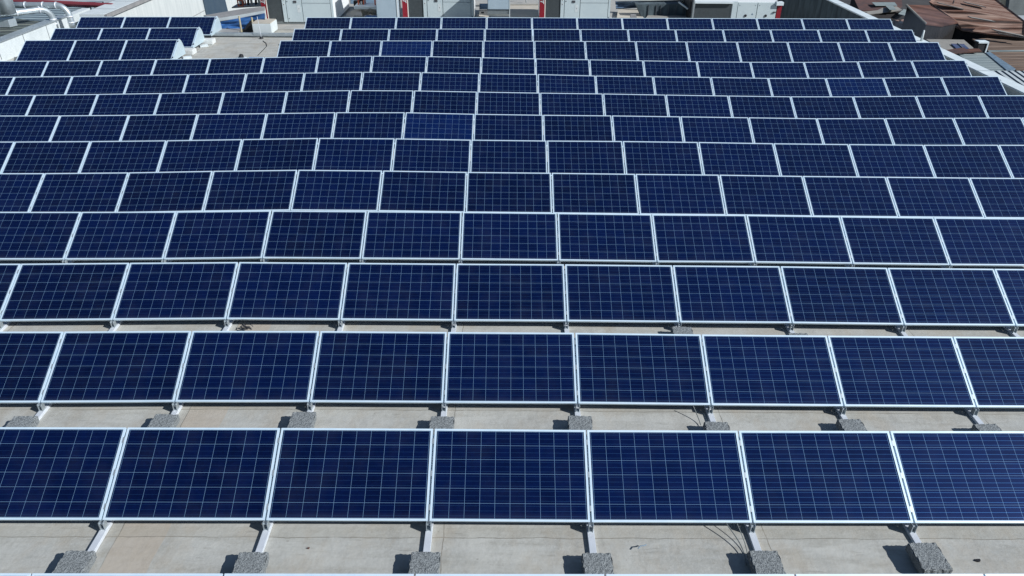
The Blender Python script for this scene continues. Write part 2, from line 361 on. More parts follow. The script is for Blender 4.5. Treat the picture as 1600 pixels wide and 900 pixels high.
def roof_z(x, y):
    ys = [ROWS[r][0] + .45 for r in range(14)]
    def zr(r):
        _, p, o, J, z = row(r)
        return float(np.interp(x, [p * j + o for j in J], z)) - DROP
    if y <= ys[0]: return zr(0)
    if y >= ys[-1]: return zr(13)
    for i in range(13):
        if y <= ys[i + 1]:
            t = (y - ys[i]) / (ys[i + 1] - ys[i]); return zr(i) * (1 - t) + zr(i + 1) * t

# ------------------------------------------------------------------ the roof the panels stand on
XL, XR = -15.85, 15.45
def grid_roof():
    xs = np.linspace(XL, XR, 76); ys = np.concatenate([np.linspace(-4, 29.9, 64)])
    vs = [(float(x), float(y), roof_z(float(x), float(y)) - .001) for y in ys for x in xs]; nx = len(xs)
    fs = [(j * nx + i, j * nx + i + 1, (j + 1) * nx + i + 1, (j + 1) * nx + i) for j in range(len(ys) - 1) for i in range(nx - 1)]
    me = bpy.data.meshes.new('roof_deck'); me.from_pydata(vs, [], fs)
    for p in me.polygons: p.use_smooth = True
    o = link('roof_deck', me, M['roof']); tag(o, None, None, kind='structure')
    o['label'] = 'pale grey membrane roof deck under the solar panels'
grid_roof()
# the rear plant terrace carries the air handling units; on both sides of it the roof drops to lower yards
tag(MB().box(-8.95, 11.9, 29.9, 62, -3, .03).build('plant_terrace', M['conc']), 'weathered concrete terrace carrying the air handling units', None, kind='structure')
tag(MB().box(XL, 11.9, -4, 29.89, -8, -.6).build('building_base', M['greyslab']), 'building below the panel roof', None, kind='structure')
tag(MB().box(11.9, XR + .3, -4, 29.89, -8, -.6).build('building_base', M['greyslab']), 'building below the right side of the panel roof', None, kind='structure')
g = MB(); g.box(-400, 600, -200, 900, -9, -8); tag(g.build('ground', M['street']), 'dark yard ground far below the roof', None, kind='structure')
tag(MB().box(-14.4, -8.96, 29.92, 62, -8, -3).build('lower_roof', M['greyslab']), 'lower grey roof left of the units', None, kind='structure')
tag(MB().box(11.91, XR, 29.92, 62, -8, -3).build('lower_roof', M['greyslab']), 'lower grey roof beside the right parapet', None, kind='structure')

# ------------------------------------------------------------------ solar panels
def frame_mesh():
    w = .022; h = .034
    m = MB(); m.box(0, PL, 0, w, -h, 0); m.box(0, PL, PW - w, PW, -h, 0); m.box(0, w, w, PW - w, -h, 0); m.box(PL - w, PL, w, PW - w, -h, 0)
    return m
t0 = thing('solar_panel', 'x', 'solar panel')
fr0 = frame_mesh().build('frame', M['alu'], t0)
gl0 = MB().box(.022, PL - .022, .022, PW - .022, -.012, -.0045).build('cell_sheet', M['cell'], t0)
gl_blue = gl0.data.copy(); gl_blue.materials.clear(); gl_blue.materials.append(M['cell2'])
clamp_me = MB().box(-.012, .012, -.03, .03, -.02, .006).build('clamp', M['galv'], t0); bpy.data.objects.remove(clamp_me)
clampm = bpy.data.meshes['clamp']
first = [True]
def panel(A, B, label, group, bright=False, clamps=False):
    A = Vector(A); B = Vector(B); ex = (B - A); L = ex.length; ex.normalize()
    ey = Vector((0, math.cos(TILT), math.sin(TILT))); ey = (ey - ex * ey.dot(ex)).normalized(); ez = ex.cross(ey)
    s = (L - .020) / PL
    org = A + ex * .010
    if first[0]: o, a, b = t0, fr0, gl0; first[0] = False
    else:
        o = t0.copy(); a = fr0.copy(); b = gl0.copy()
        for q in (o, a, b): COL.objects.link(q)
        a.parent = o; b.parent = o
    if bright: b.data = gl_blue
    mw = Matrix(((ex.x, ey.x, ez.x, org.x), (ex.y, ey.y, ez.y, org.y), (ex.z, ey.z, ez.z, org.z), (0, 0, 0, 1)))
    o.matrix_world = mw @ Matrix.Diagonal((s, 1, 1, 1))
    if clamps:
        for yy in (.16, .83):
            c = bpy.data.objects.new('clamp', clampm); COL.objects.link(c); c.parent = o; c.location = (PL + .012, yy, 0)
    tag(o, label, 'solar panel', group)
    return o

BRIGHT = {(9, 6), (7, -1), (11, -2)}
JOINTS = {}
for r in range(14):
    y, p, o_, J, Z = row(r)
    zf = dict(zip(J, Z))
    groups = [J] if r < 11 else [[-9, -8, -7, -6], list(range(-4, 10))]
    if r < 11:
        a = J[0] - 1; zf[a] = Z[0] + (Z[0] - Z[1]) * .5; J = [a] + J; groups = [J]
        if r < 9:
            b = J[-1] + 1; zf[b] = Z[-1] + (Z[-1] - Z[-2]) * .5; J = J + [b]; groups = [J]
    JOINTS[r] = [(j, p * j + o_, zf[j]) for j in J]
    for gi, G in enumerate(groups):
        for k in range(len(G) - 1):
            j = G[k]; nth = ORD[k + 1]; br = (r, j) in BRIGHT
            tone = 'brighter blue' if br else 'dark blue'
            if r == 0: lab = '%s solar panel cut by the bottom edge, %s from left in nearest row' % (tone, nth)
            elif r < 11: lab = '%s solar panel, %s from left in the %s full row from the bottom' % (tone, nth, ORD[r])
            else:
                rn = {11: 'third-last row', 12: 'second-last row', 13: 'rearmost row'}[r]
                gn = 'short left' if gi == 0 else 'long right'
                lab = '%s solar panel, %s from left in the %s part of the %s' % (tone, nth, gn, rn)
            panel((p * j + o_, y, zf[j] + HL), (p * (j + 1) + o_, y, zf[j + 1] + HL), lab,
                  'solar panels in row %d' % r if False else 'solar panels in tilted rows on the roof', br,
                  clamps=(r >= 8 and k == len(G) - 2))

# ------------------------------------------------------------------ mounting frames and ballast blocks
ct, stt = math.cos(TILT), math.sin(TILT)
mount0 = thing('mounting_frame', 'x', 'mounting frame')
f_ = MB(); f_.box(-.036, .036, -.80, 1.02, .004, .046); base0 = f_.build('base_rail', M['rail'], mount0, bevel=.003)
f_ = MB()
for sx in (-1, 1): f_.box(sx * .022 - .003, sx * .022 + .003, -.035, .03, -0.0+.047, .148)
f_.box(-.018, .018, -.03, .028, .0475, .055); foot0 = f_.build('foot_bracket', M['galv'], mount0)
f_ = MB(); f_.tube([(-.03, -.015, .125), (.03, -.015, .125)], .010, 8); bolt0 = f_.build('bolt', M['galv'], foot0)
f_ = MB(); f_.prism([(-.02, .03, HM - .038), (.02, .03, HM - .038), (.02, PW * ct - .02, HM - .042 + (PW - .05) * stt), (-.02, PW * ct - .02, HM - .042 + (PW - .05) * stt)], (0, 0, -.035))
strut0 = f_.build('sloping_rail', M['rail'], mount0)
f_ = MB(); f_.box(-.02, .02, PW * ct - .10, PW * ct - .06, .047, HM - .10 + (PW - .1) * stt); leg0 = f_.build('rear_leg', M['rail'], mount0)
cl = []
for t in (.14, .5, .86):
    c = bpy.data.objects.new('clamp', clampm); COL.objects.link(c); c.parent = mount0
    c.location = (0, PW * t * ct, HM + PW * t * stt - .002); c.rotation_euler = (TILT, 0, 0); c.scale = (.8, 1, .6); cl.append(c)
firstm = [True]
def mount(x, y, z, label):
    if firstm[0]: o = mount0; firstm[0] = False
    else:
        o = mount0.copy(); COL.objects.link(o)
        for q in (base0, strut0, leg0, foot0):
            c = q.copy(); COL.objects.link(c); c.parent = o
            if q is foot0: d = bolt0.copy(); COL.objects.link(d); d.parent = c
        for q in cl: c = q.copy(); COL.objects.link(c); c.parent = o
    o.location = (x, y, z); tag(o, label, 'mounting frame', 'aluminium mounting frames under the panel joints')
for r in range(1, 6):
    vis = [q for q in JOINTS[r] if q[0] not in (JOINTS[r][0][0], JOINTS[r][-1][0])]
    for k, (j, x, z) in enumerate(vis):
        mount(x, ROWS[r][0], z - DROP, 'aluminium rail under the %s panel joint from left, %s full row from bottom' % (ORD[k + 1], ORD[r]))

blk0 = None
def block_mesh():
    bm = bmesh.new(); bmesh.ops.create_cube(bm, size=1)
    for v in bm.verts: v.co = Vector((v.co.x * .29, v.co.y * .33, v.co.z * .10 + .05))
    bmesh.ops.bevel(bm, geom=list(bm.edges), offset=.008, segments=2, affect='EDGES')
    bmesh.ops.subdivide_edges(bm, edges=[e for e in bm.edges if e.calc_length() > .1], cuts=9, use_grid_fill=True)
    for v in bm.verts:
        e_ = (abs(v.co.x) > .135) + (abs(v.co.y) > .155) + (abs(v.co.z - .05) > .04)
        v.co += Vector([random.uniform(-1, 1) * (.002 if e_ < 2 else .006) for _ in range(3)])
    me = bpy.data.meshes.new('concrete_block'); bm.to_mesh(me); bm.free(); me.materials.append(M['block']); return me
bme = block_mesh()
G0 = [(126, 861), (397, 863), (665, 862), (932, 863), (1192, 859), (1441, 846.7)]
G1 = [(41, 650), (261, 648), (476, 644.5), (691, 650.8), (905, 649), (1118, 657), (1327, 652), (1540, 659)]
G2 = [(1064, 510), (1246, 519)]
for gi, (G, w_) in enumerate(((G0, 'the gap before the first full row'), (G1, 'the gap behind the first full row'), (G2, 'the gap behind the second full row'))):
    for k, (px, py) in enumerate(G):
        q = at(px, py, z=(.136, .124, .10)[gi]); zr = roof_z(q[0], q[1])
        o = bpy.data.objects.new('concrete_block', bme); COL.objects.link(o)
        o.location = (q[0], q[1] - .165, zr + .048); o.rotation_euler = (0, 0, R(random.uniform(-2.2, 2.2)) + (R(3) if (gi, k) == (0, 5) else 0))
        pos = ORD[k + 1] + ' from left' if gi < 2 else ('left' if k == 0 else 'right') + ' one of two'
        tag(o, 'rough grey ballast block, %s in %s' % (pos, w_), 'concrete block', 'ballast blocks on the rails')

# hanging cables and litter
def cable(px0, py0, px1, py1, r, label, zt=.12, n=12, sag=.05):
    a = Vector(at(px0, py0, z=zt)); b = Vector(at(px1, py1, z=.02 + roof_z(*at(px1, py1, z=.03)[:2])))
    pts = []
    for i in range(n + 1):
        t = i / n; p = a.lerp(b, t); p.x += sag * math.sin(math.pi * t); p.z = a.z * (1 - t) ** 2 + b.z * (1 - (1 - t) ** 2)
        pts.append(p)
    o = MB().tube(pts, r, 6).build('cable', M['cable'] if 'cable' in M else M['greywall'], smooth=True)
    tag(o, label, 'cable')
cable(1134, 817, 1166, 884, .006, 'thin cable drooping to the roof beside the fifth front block', .12, sag=.06)
cable(1151, 817, 1169, 874, .005, 'second thin cable hanging close to the fifth front block', .12, sag=.03)
cable(1083, 634, 1095, 664, .006, 'thin cable hanging behind the front row beside the sixth block', .12, sag=.02)
p_ = at(1000, 853, z=.03); pts = [at(997, 857, z=.035), at(1001, 853, z=.04), at(1006, 852.5, z=.036), at(1010, 851, z=.035)]
tag(MB().tube(pts, .006, 6).build('plastic_scrap', M['tealb']), 'tiny curled blue scrap lying on the bare roof', 'scrap')
def leaf(px, py, s, m, label, nm='litter'):
    q = at(px, py, z=.035); zz = roof_z(q[0], q[1]) + .006
    pts = [(q[0] + s * math.cos(a) * (1 + .3 * math.sin(3 * a)), q[1] + s * .6 * math.sin(a), zz + .006 * math.sin(2 * a)) for a in np.linspace(0, 2 * math.pi, 9)[:-1]]
    tag(MB().prism(pts, (0, 0, .006)).build(nm, m), label, 'litter')
leaf(1530, 871, .03, M['black'], 'small dark scrap on the roof right of the last front block', 'scrap')
leaf(481, 853, .014, M['rust4'], 'tiny rusty fleck on the roof beside the second front rail', 'scrap')
for k, (px, py) in enumerate(((375, 512), (385, 511), (392, 512))): pass
o = thing('wire_bundle', 'small tangled black wire bundle behind the second full row, at left', 'wire bundle', at(385, 513, z=.04))
o.scale = (.62, .62, .5)
for k in range(5):
    pts = [(.16 * math.cos(a * 1.3 + k) * (1 - .1 * k), .08 * math.sin(a + k), .05 + .035 * math.sin(2 * a + k)) for a in np.linspace(0, 5.5, 14)]
    MB().tube(pts, .009, 6).build('wire_loop', M['black'] if k % 2 else M['steel'], o, smooth=True)

# ------------------------------------------------------------------ end plates and small blocks of the short left block
for r, nm in ((11, 'nearest'), (12, 'middle'), (13, 'farthest')):
    y, p, o_, J, Z = row(r); x = p * -6 + o_ + .012; z = Z[3]
    t = thing('end_plate', 'white wedge plate at the right end of the short left rows, %s of three' % nm, 'end plate', (x, y, z), 'wedge end plates')
    pr = [(0, .0, .05), (0, .0, HL + .0), (0, PW * ct, HL + PW * stt + .01)]
    for a in np.linspace(.1, 1, 8):
        pr.append((0, PW * ct + .32 * math.sin(a * math.pi / 2) * 1.0, (HL + PW * stt + .01) * (math.cos(a * math.pi / 2)) + .05 * (1 - math.cos(a * math.pi / 2))))
    MB().prism(pr, (.006, 0, 0)).build('plate', M['plate'], t)
    fl = [(-.002, 0, HL + .006), (.034, 0, HL + .006), (.034, PW * ct, HL + PW * stt + .016), (-.002, PW * ct, HL + PW * stt + .016)]
    MB().prism(fl, (0, 0, .006)).build('flange', M['alu'], t)
    for tt in (.12, .88): MB().box(.006, .03, PW * ct * tt - .03, PW * ct * tt + .03, HL + PW * stt * tt + .012, HL + PW * stt * tt + .04).build('clamp', M['steel'], t)
for (px, py, nm, w_) in ((302, 72, 'nearest and middle', 0), (333, 56, 'middle and farthest', 0)):
    q = at(px - 8, py + 10, z=.06)
    t = MB(); t.box(-.42, .16, -.12, .26, 0, .17)
    o = t.build('ballast_block', M['blockw'], bevel=.02); o.location = (q[0], q[1] + .1, roof_z(q[0], q[1]))
    tag(o, 'whitewashed block between the %s end plates of the short left block' % nm, 'block', 'whitewashed blocks beside the end plates')
for k, (px, py) in enumerate(((292, 87), (318, 69))):
    q = at(px, py, z=.05); t = MB().box(-.14, .14, -.14, .14, 0, .05)
    o = t.build('rail_tip', M['white'], bevel=.008); o.location = (q[0], q[1], roof_z(q[0], q[1])); o.rotation_euler = (0, 0, R(25))
    tag(o, 'small white rail tip at the foot of the %s wedge end plate' % ('nearest' if k == 0 else 'middle'), 'rail tip', 'white rail tips')

# ------------------------------------------------------------------ parapets
t = thing('parapet', 'low white clad parapet with grey coping at the far left of the roof', 'parapet', (XL, 10, 0))
def pbox(t, name, m, b, **k): return MB().box(b[0] - t.location.x, b[1] - t.location.x, b[2] - t.location.y, b[3] - t.location.y, b[4] - t.location.z, b[5] - t.location.z).build(name, m, t, **k)
pbox(t, 'cladding', M['white'], (-16.15, XL, -4, 31.3, -8, .50))
pbox(t, 'coping', M['galv'], (-16.22, XL + .03, -4, 29.6, .501, .54))
sm = MB()
for y in np.arange(10, 31, 1.5): sm.box(XL + .001 - t.location.x, XL + .006 - t.location.x, y - 10 - .01, y - 10 + .01, 0, .49)
sm.build('panel_joints', M['seam'], t)
t = thing('parapet', 'wide white coped wall rising behind the short left block', 'parapet', (-14.4, 29.9, 0))
pbox(t, 'wall_face', M['palewall'], (-15.3, -14.4, 29.5, 62, -8, .50))
pbox(t, 'coping', M['white'], (-15.36, -14.43, 29.5, 62, .501, .60))
pbox(t, 'edge_flashing', M['greyslab'], (-14.429, -14.33, 29.5, 62, .46, .59))
sm = MB()
for y in np.arange(30.6, 62, 1.7): sm.box(-15.34 + 14.4, -14.45 + 14.4, y - 29.9 - .012, y - 29.9 + .012, .6001, .604)
sm.build('coping_joints', M['seam'], t)
sm = MB(); sm.box(.001, .006, -.3, 30, -1.03, -1.0); sm.build('wall_joint', M['greyslab'], t)
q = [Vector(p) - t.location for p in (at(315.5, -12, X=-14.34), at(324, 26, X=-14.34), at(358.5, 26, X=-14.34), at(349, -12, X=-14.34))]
MB().prism(q, (-.058, 0, 0)).build('painted_shadow_panel', M['shadepanel'], t)  # cast shadow on the wall, put in as a thin dark-coloured sheet

t = thing('parapet', 'long right-hand parapet with pale coping above a dark stained wall', 'parapet', (XR, 10, 0))
pbox(t, 'wall_face', M['darkwall'], (XR, XR + .34, 29.6, 75, -8, .20))
pbox(t, 'metal_lining', M['galvlin'] if 'galvlin' in M else M['galv'], (XR, XR + .34, -4, 29.59, -8, .20))
pbox(t, 'coping', M['coping'], (XR - .04, XR + .40, -4, 75, .201, .25), bevel=.01)
sm = MB()
for y in np.arange(3, 60, 2.9): sm.box(-.042, .402, y - 10, y - 10 + .012, .2505, .254)
sm.build('coping_joints', M['seam'], t)
q = at(1450, 64, z=.25)
t = MB().tube([(XR + .2, q[1], .25), (XR + .2, q[1], .62)], .045, 12, r2=.03); o = t.build('vent_pipe', M['white'], smooth=True, loc=(XR + .2, q[1], .25))
tag(o, 'short white pipe standing on the right parapet coping', 'pipe')
q = at(1481, 88, z=-.1)
o = MB().box(-.13, .13, -.2, .2, 0, .14).build('vent_hood', M['duct'], bevel=.03); o.location = (min(q[0], 15.25), q[1], -.06); o.rotation_euler = (R(-18), 0, 0)
tag(o, 'small metal vent box against the right parapet lining', 'vent')

# ------------------------------------------------------------------ air handling units
def unit(x0, yf, z0, label, H=2.3, D=3.2):
    t = thing('air_handling_unit', label, 'air handling unit', (x0, yf, z0), 'air handling units with red corner strips')
    MB().box(.02, 2.80, .05, D, 0, H).build('cabinet', M['acside'], t)
    MB().box(0, .20, -.02, .20, 0, H).build('red_strip', M['red'], t)
    MB().box(.201, .235, -.02, .05, 0, H).build('edge_trim', M['cream'], t)
    MB().box(.236, .83, -.0, .048, .03, H - .1).build('coil_guard', M['coil'], t)
    MB().box(.831, .965, -.03, .049, 0, H).build('corner_post', M['acgrey'], t)
    s = MB()
    for zz in (.62, .78, .98): s.box(.865, .93, -.034, -.0305, zz, zz + .09)
    sk = s.build('warning_sticker', M['white'], t)
    s = MB()
    for zz in (.64, .80, 1.0): s.box(.885, .91, -.037, -.0345, zz, zz + .035)
    s.build('sticker_mark', M['black'], sk)
    d = MB().box(.985, 1.585, -.025, .049, .0, H).build('service_door', M['acgrey'], t, bevel=.006)
    MB().box(1.28, 1.40, -.045, -.0255, .72, .80).build('handle', M['steel'], d)
    MB().box(1.40, 1.52, -.029, -.0255, .36, .64).build('notice', M['white'], d)
    MB().box(1.46, 1.475, -.032, -.0292, .48, .52).build('notice_mark', M['black'], d)
    MB().box(1.03, 1.05, -.04, -.0255, .12, .15).build('lock', M['black'], d); MB().box(1.03, 1.05, -.04, -.0255, .76, .79).build('lock', M['black'], d)
    lo = MB().box(1.605, 2.70, -.025, .049, .0, .70).build('lower_access_panel', M['acgrey'], t, bevel=.006)
    hi = MB().box(1.605, 2.70, -.025, .049, .712, H).build('upper_access_panel', M['acgrey'], t, bevel=.006)
    for xx in (1.65, 2.65): MB().box(xx - .012, xx + .012, -.035, -.0255, .86, .885).build('screw', M['seam'], hi)
    MB().box(2.72, 2.80, -.025, .049, .0, H).build('corner_post', M['acgrey'], t)
    MB().tube([(2.76, -.026, .16), (2.76, -.045, .16)], .025, 12).build('drain_cap', M['black'], t)
    MB().box(0, 2.8, .0, D, -.08, -.001).build('base_frame', M['greywall'], t)
    # vertical brand lettering reads downwards on the red strip
    text_mesh('CLIVET', .19, M['white'], t, (.035, -.026, .70), (R(90), R(90), 0))
    return t
unit(-8.86, 30.8, .12, 'air handling unit at left whose foot shows behind a small white box')
unit(-3.36, 31.0, .16, 'air handling unit in the middle with a diagonal shadow across its panels', D=1.9)
unit(2.06, 31.0, .16, 'air handling unit right of centre standing beside a bare beige floor', D=1.55)
t = thing('air_handling_unit', 'low air handling unit at right with red strip on its right corner', 'air handling unit', (8.2, 30.9, -.15), 'air handling units with red corner strips')
MB().box(.0, 3.3, .05, 3.2, 0, 1.12).build('cabinet', M['acside'], t)
MB().box(.0, 1.42, -.0, .049, .05, 1.05).build('coil_guard', M['coil'], t)
MB().box(-.05, 1.45, -.12, .0, 1.06, 1.13).build('top_rail', M['coping'], t)
MB().box(1.46, 1.66, -.03, .049, 0, 1.12).build('corner_post', M['acgrey'], t)
for k in range(2):
    d = MB().box(1.68 + k * .78, 2.44 + k * .78, -.025, .049, .45, 1.09).build('service_door', M['acgrey'], t, bevel=.006)
    MB().tube([(2.03 + k * .8, -.026, .60), (2.03 + k * .8, -.05, .60)], .05, 12).build('handle', M['black'], d)
    for xx in (1.74, 2.36): MB().box(xx + k * .78, xx + k * .78 + .02, -.034, -.0255, .98, 1.0).build('screw', M['seam'], d)
    d2 = MB().box(1.68 + k * .78, 2.44 + k * .78, -.025, .049, 0, .438).build('lower_access_panel', M['acgrey'], t, bevel=.006)
MB().prism([(2.25, -.03, .63), (2.33, -.03, .63), (2.29, -.03, .70)], (0, .004, 0)).build('warning_sticker', M['tealb'], t)
MB().box(3.24, 3.42, -.03, .12, 0, 1.0).build('red_strip', M['red'], t)
MB().box(3.16, 3.44, -.12, .14, 1.003, 1.12).build('corner_cap', M['coping'], t)
MB().box(3.10, 3.20, -.07, -.0305, .72, .76).build('latch', M['steel'], t)

# ducts that come down in front of the units
def duct(x0, x1, y0, y1, z0, z1, label, bottom=True):
    t = thing('air_duct', label, 'air duct', (x0, y0, z0), 'pale sheet metal air ducts')
    w_, d_, h = x1 - x0, y1 - y0, z1 - z0
    if bottom:
        MB().box(0, w_, 0, d_, .28, h).build('duct_shaft', M['duct'], t, bevel=.02)
        pr = [(.0, .0, .27), (.0, .04, .12), (.0, .16, .02), (.0, .34, 0), (.0, d_, 0), (.0, d_, .27)]
        MB().prism(pr, (w_, 0, 0)).build('duct_elbow', M['galv'], t)
        MB().box(-.015, w_ + .015, -.015, d_, .2705, .2795).build('flange', M['steel'], t)
    else: MB().box(0, w_, 0, d_, 0, h).build('duct_shaft', M['duct'], t, bevel=.03)
    MB().box(w_ + .001, w_ + .03, -.01, .05, .0, h).build('corner_trim', M['white'], t)
    return t
duct(-4.30, -3.50, 30.35, 31.6, .05, 2.2, 'wide pale blue duct shaft standing left of the middle air handling unit', False)
duct(.03, .86, 29.95, 31.3, .50, 1.86, 'pale blue duct with a curved elbow right of the middle air handling unit')

# ------------------------------------------------------------------ things around the units
FY = 29.78
fr = [at(326, 26, Y=FY), at(345, 27.3, Y=FY), at(372, 23.3, Y=FY), at(414, 16.2, Y=FY)]
bk = [at(414, 10, Y=FY + .75), at(380, 13.5, Y=FY + .75), at(345, 20, Y=FY + .75), at(318, 24, Y=FY + .6)]
t = thing('low_wall', 'low wall with sunlit white edge left of the first air handling unit', 'wall', (-9.9, FY, 0))
top = [Vector(p) - t.location for p in fr + bk]
s = MB(); k = len(top); s.v = [tuple(p - Vector((0, 0, .03))) for p in top] + [(p.x, p.y, -3) for p in top]
s.f = [tuple(range(k)), tuple(k + i for i in reversed(range(k)))] + [(i, k + i, k + (i + 1) % k, (i + 1) % k) for i in range(k)]
s.build('wall_body', M['palewall'], t)
MB().prism([p + Vector((0, -.03 if i < 4 else 0, 0)) for i, p in enumerate(top)], (0, 0, -.029)).build('capping_slab', M['greyslab'], t)
s = MB()
for i in range(3):
    a, c = top[i], top[i + 1]; s.prism([a + Vector((0, -.032, -.001)), c + Vector((0, -.032, -.001)), c + Vector((0, -.032, -.12)), a + Vector((0, -.032, -.12))], (0, -.02, 0))
s.build('edge_strip', M['white'], t)
# blue sheet hung in front of it
def sheet(p00, p10, p01, p11, m, name, nx=26, ny=12, amp=.035, thick=.01):
    P = [Vector(p) for p in (p00, p10, p01, p11)]; v = []
    nrm = (P[1] - P[0]).cross(P[2] - P[0]).normalized()
    for j in range(ny + 1):
        for i in range(nx + 1):
            u, s = i / nx, j / ny
            q = P[0].lerp(P[1], u).lerp(P[2].lerp(P[3], u), s)
            v.append(tuple(q + nrm * amp * (math.sin(9 * u + 6 * s) + .6 * math.sin(23 * u - 7 * s) + .5 * math.sin(17 * s + 3 * u))))
    n1 = len(v); v += [tuple(Vector(q) - nrm * thick) for q in v]; f = []
    for j in range(ny):
        for i in range(nx):
            a = j * (nx + 1) + i; q = (a, a + 1, a + nx + 2, a + nx + 1); f.append(q); f.append(tuple(n1 + k for k in reversed(q)))
    me = bpy.data.meshes.new(name); me.from_pydata(v, [], f)
    for p in me.polygons: p.use_smooth = True
    return link(name, me, m)
o = sheet(at(343, 45, Y=29.6), at(414, 45, Y=29.6), at(344, 34, Y=29.64), at(414, 20.5, Y=29.64), M['tarp'], 'blue_sheet'); tag(o, 'crumpled blue waterproof sheet hanging on the low wall', 'sheet')
o = MB().prism([at(379, 49.5, Y=29.5), at(398, 49.5, Y=29.5), at(402, 36, Y=29.5), at(396, 30, Y=29.5), at(390, 33, Y=29.5)], (0, .05, 0)).build('dark_opening_panel', M['black']); tag(o, 'near black panel for the dark opening between the two yellowish posts', 'sheet')  # flat black piece imitates the darkness inside an opening
for k, (px, tp) in enumerate(((377.5, 25), (396.8, 27))):
    b = at(px, 50, Y=29.25); tpz = at(px, tp, Y=29.25)[2]
    o = MB().tube([(0, 0, 0), (0, 0, tpz - b[2])], .035, 8).build('post', M['wood']); o.location = b
    tag(o, 'yellowish timber post, %s of two before the blue sheet' % ('left' if k == 0 else 'right'), 'post', 'yellowish timber posts')
o = MB().box(-10.6, -6.4, 28.62, 28.78, .02, .13).build('edge_curb', M['galv'], bevel=.02); tag(o, 'bluish metal curb crossing the bare roof before the low wall', 'curb')
o = MB().prism([at(338, 50, z=.1), at(372, 50, z=.1), at(376, 44.5, z=.1), at(346, 44.5, z=.1)], (0, 0, -.06)).build('paving_slab', M['greyslab']); tag(o, 'flat grey slab at the foot of the blue sheet', 'slab')
t = thing('equipment_box', 'small white box with a dusty beige lid before the first air handling unit', 'box', (-8.75, 29.0, .03))
a = Vector(at(398, 51, z=.04)); b = Vector(at(427, 51, z=.04)); hgt = .36
MB().box(a.x - t.location.x, b.x - t.location.x, 0, .85, 0, hgt).build('casing', M['white'], t, bevel=.01)
MB().box(a.x - t.location.x + .0, b.x - t.location.x - .02, .02, .83, hgt + .001, hgt + .03).build('lid', M['beige'], t)
q = at(408, 57, z=.05)
t = thing('rod', 'thin upright rod on a black foot before the white equipment box', 'rod', (q[0], q[1], roof_z(q[0], q[1])))
MB().tube([(0, 0, .06), (-.03, 0, .78)], .010, 6).build('stem', M['rail'], t); MB().tube([(0, 0, 0), (0, 0, .07)], .075, 12, r2=.05).build('foot', M['black'], t)
pts = [at(x, y, z=.10) for x, y in ((410, 58.5), (415, 62), (416, 66), (411, 71), (402, 80))]
pts = [(p[0], p[1], roof_z(p[0], p[1]) + .012) for p in pts]
tag(MB().tube(pts, .011, 6).build('cable', M['black'], smooth=True), 'thin black cable running over the roof from the rod foot', 'cable')
q = at(375, 88, z=.05); o = thing('roof_vent', 'small black cap with pale flashing on the bare roof behind the tenth row', 'roof vent', (q[0], q[1] + .1, roof_z(q[0], q[1])))
MB().tube([(0, 0, 0), (0, 0, .03)], .2, 14, r2=.14).build('flashing', M['white'], o); MB().tube([(0, 0, .031), (.02, 0, .13)], .09, 12, r2=.06).build('cap', M['black'], o)
q = at(399, 88, z=.05); o = MB().box(-.25, .25, -.1, .1, 0, .05).build('blue_sheet_scrap', M['tarp'], bevel=.015); o.location = (q[0], q[1], roof_z(q[0], q[1])); tag(o, 'scrap of blue sheet on the bare roof right of the black cap', 'sheet')

# clutter beyond: street-side machines on the lower roofs
def crate(px, py, wpx, Yd, m, label, nm='crate', hollow=True, h=.32):
    a = Vector(at(px - wpx / 2, py, Y=Yd)); b = Vector(at(px + wpx / 2, py, Y=Yd)); w_ = b.x - a.x
    t = thing(nm, label, 'crate', tuple(a), 'orange framed crates')
    f = .045; s = MB()
    for xx in (0, w_ - f):
        for yy in (0, .35): s.box(xx, xx + f, yy, yy + f, 0, h)
    for zz in (0, h - f):
        s.box(f, w_ - f, 0, f, zz, zz + f); s.box(f, w_ - f, .35, .35 + f, zz, zz + f)
    s.build('crate_frame', m, t)
    MB().box(f + .01, w_ - f - .01, .1, .33, .01, h - .06).build('crate_core', M['black'], t)
    MB().box(w_ * .4, w_ * .62, .05, .099, .08, .19).build('badge', M['white'], t)
    return t
crate(564.5, 10, 10, 33.5, M['orange'], 'orange framed crate on the beam behind the first air handling unit')
crate(589.5, 10, 8, 33.5, M['orange'], 'orange framed crate half hidden by the pale duct shaft')
crate(376, 10, 9, 32.8, M['orange'], 'orange crate standing above the low wall at left', h=.26)
o = MB().prism([at(553, 14, Y=33.1), at(592, 14.5, Y=33.1), at(592, 10.5, Y=33.1), at(553, 10, Y=33.1)], (0, .9, 0)).build('beam', M['coping']); tag(o, 'white beam carrying the orange crates', 'beam')
o = MB().prism([at(553, 10, Y=34.2), at(562, 10, Y=34.2), at(561, 2, Y=34.2), at(552, 2, Y=34.2)], (0, .3, 0)).build('dark_box', M['black']); tag(o, 'black box behind the left orange crate', 'box')
o = sheet(at(566, 23, z=.1), at(592, 23, z=.1), at(563, 15, z=.35), at(592, 15, z=.35), M['beige'], 'loose_membrane', 14, 8, .03); tag(o, 'rumpled beige roofing membrane between first unit and duct shaft', 'membrane')
o = MB().prism([at(553, 24, z=.12), at(566, 25, z=.12), at(568, 19, z=.12), at(556, 17, z=.12)], (0, 0, -.08)).build('rubble', M['conc']); tag(o, 'small pile of pale rubble beside the first unit', 'rubble')
o = MB().prism([at(570, 26.5, z=.15), at(592, 26.5, z=.15), at(592, 24, z=.15), at(572, 24, z=.15)], (0, 0, -.1)).build('painted_shade_strip', M['tarp']); tag(o, 'blue strip painted as shade before the rumpled membrane', 'sheet')  # added strip whose blue colour imitates bluish shade on the floor
tag(MB().prism([at(548, 8, z=-.02), at(596, 8, z=-.02), at(596, -12, z=-.02), at(548, -12, z=-.02)], (0, 0, .06)).build('grey_mat', M['tealb']), 'blue grey roofing mat behind the orange crates', 'mat')
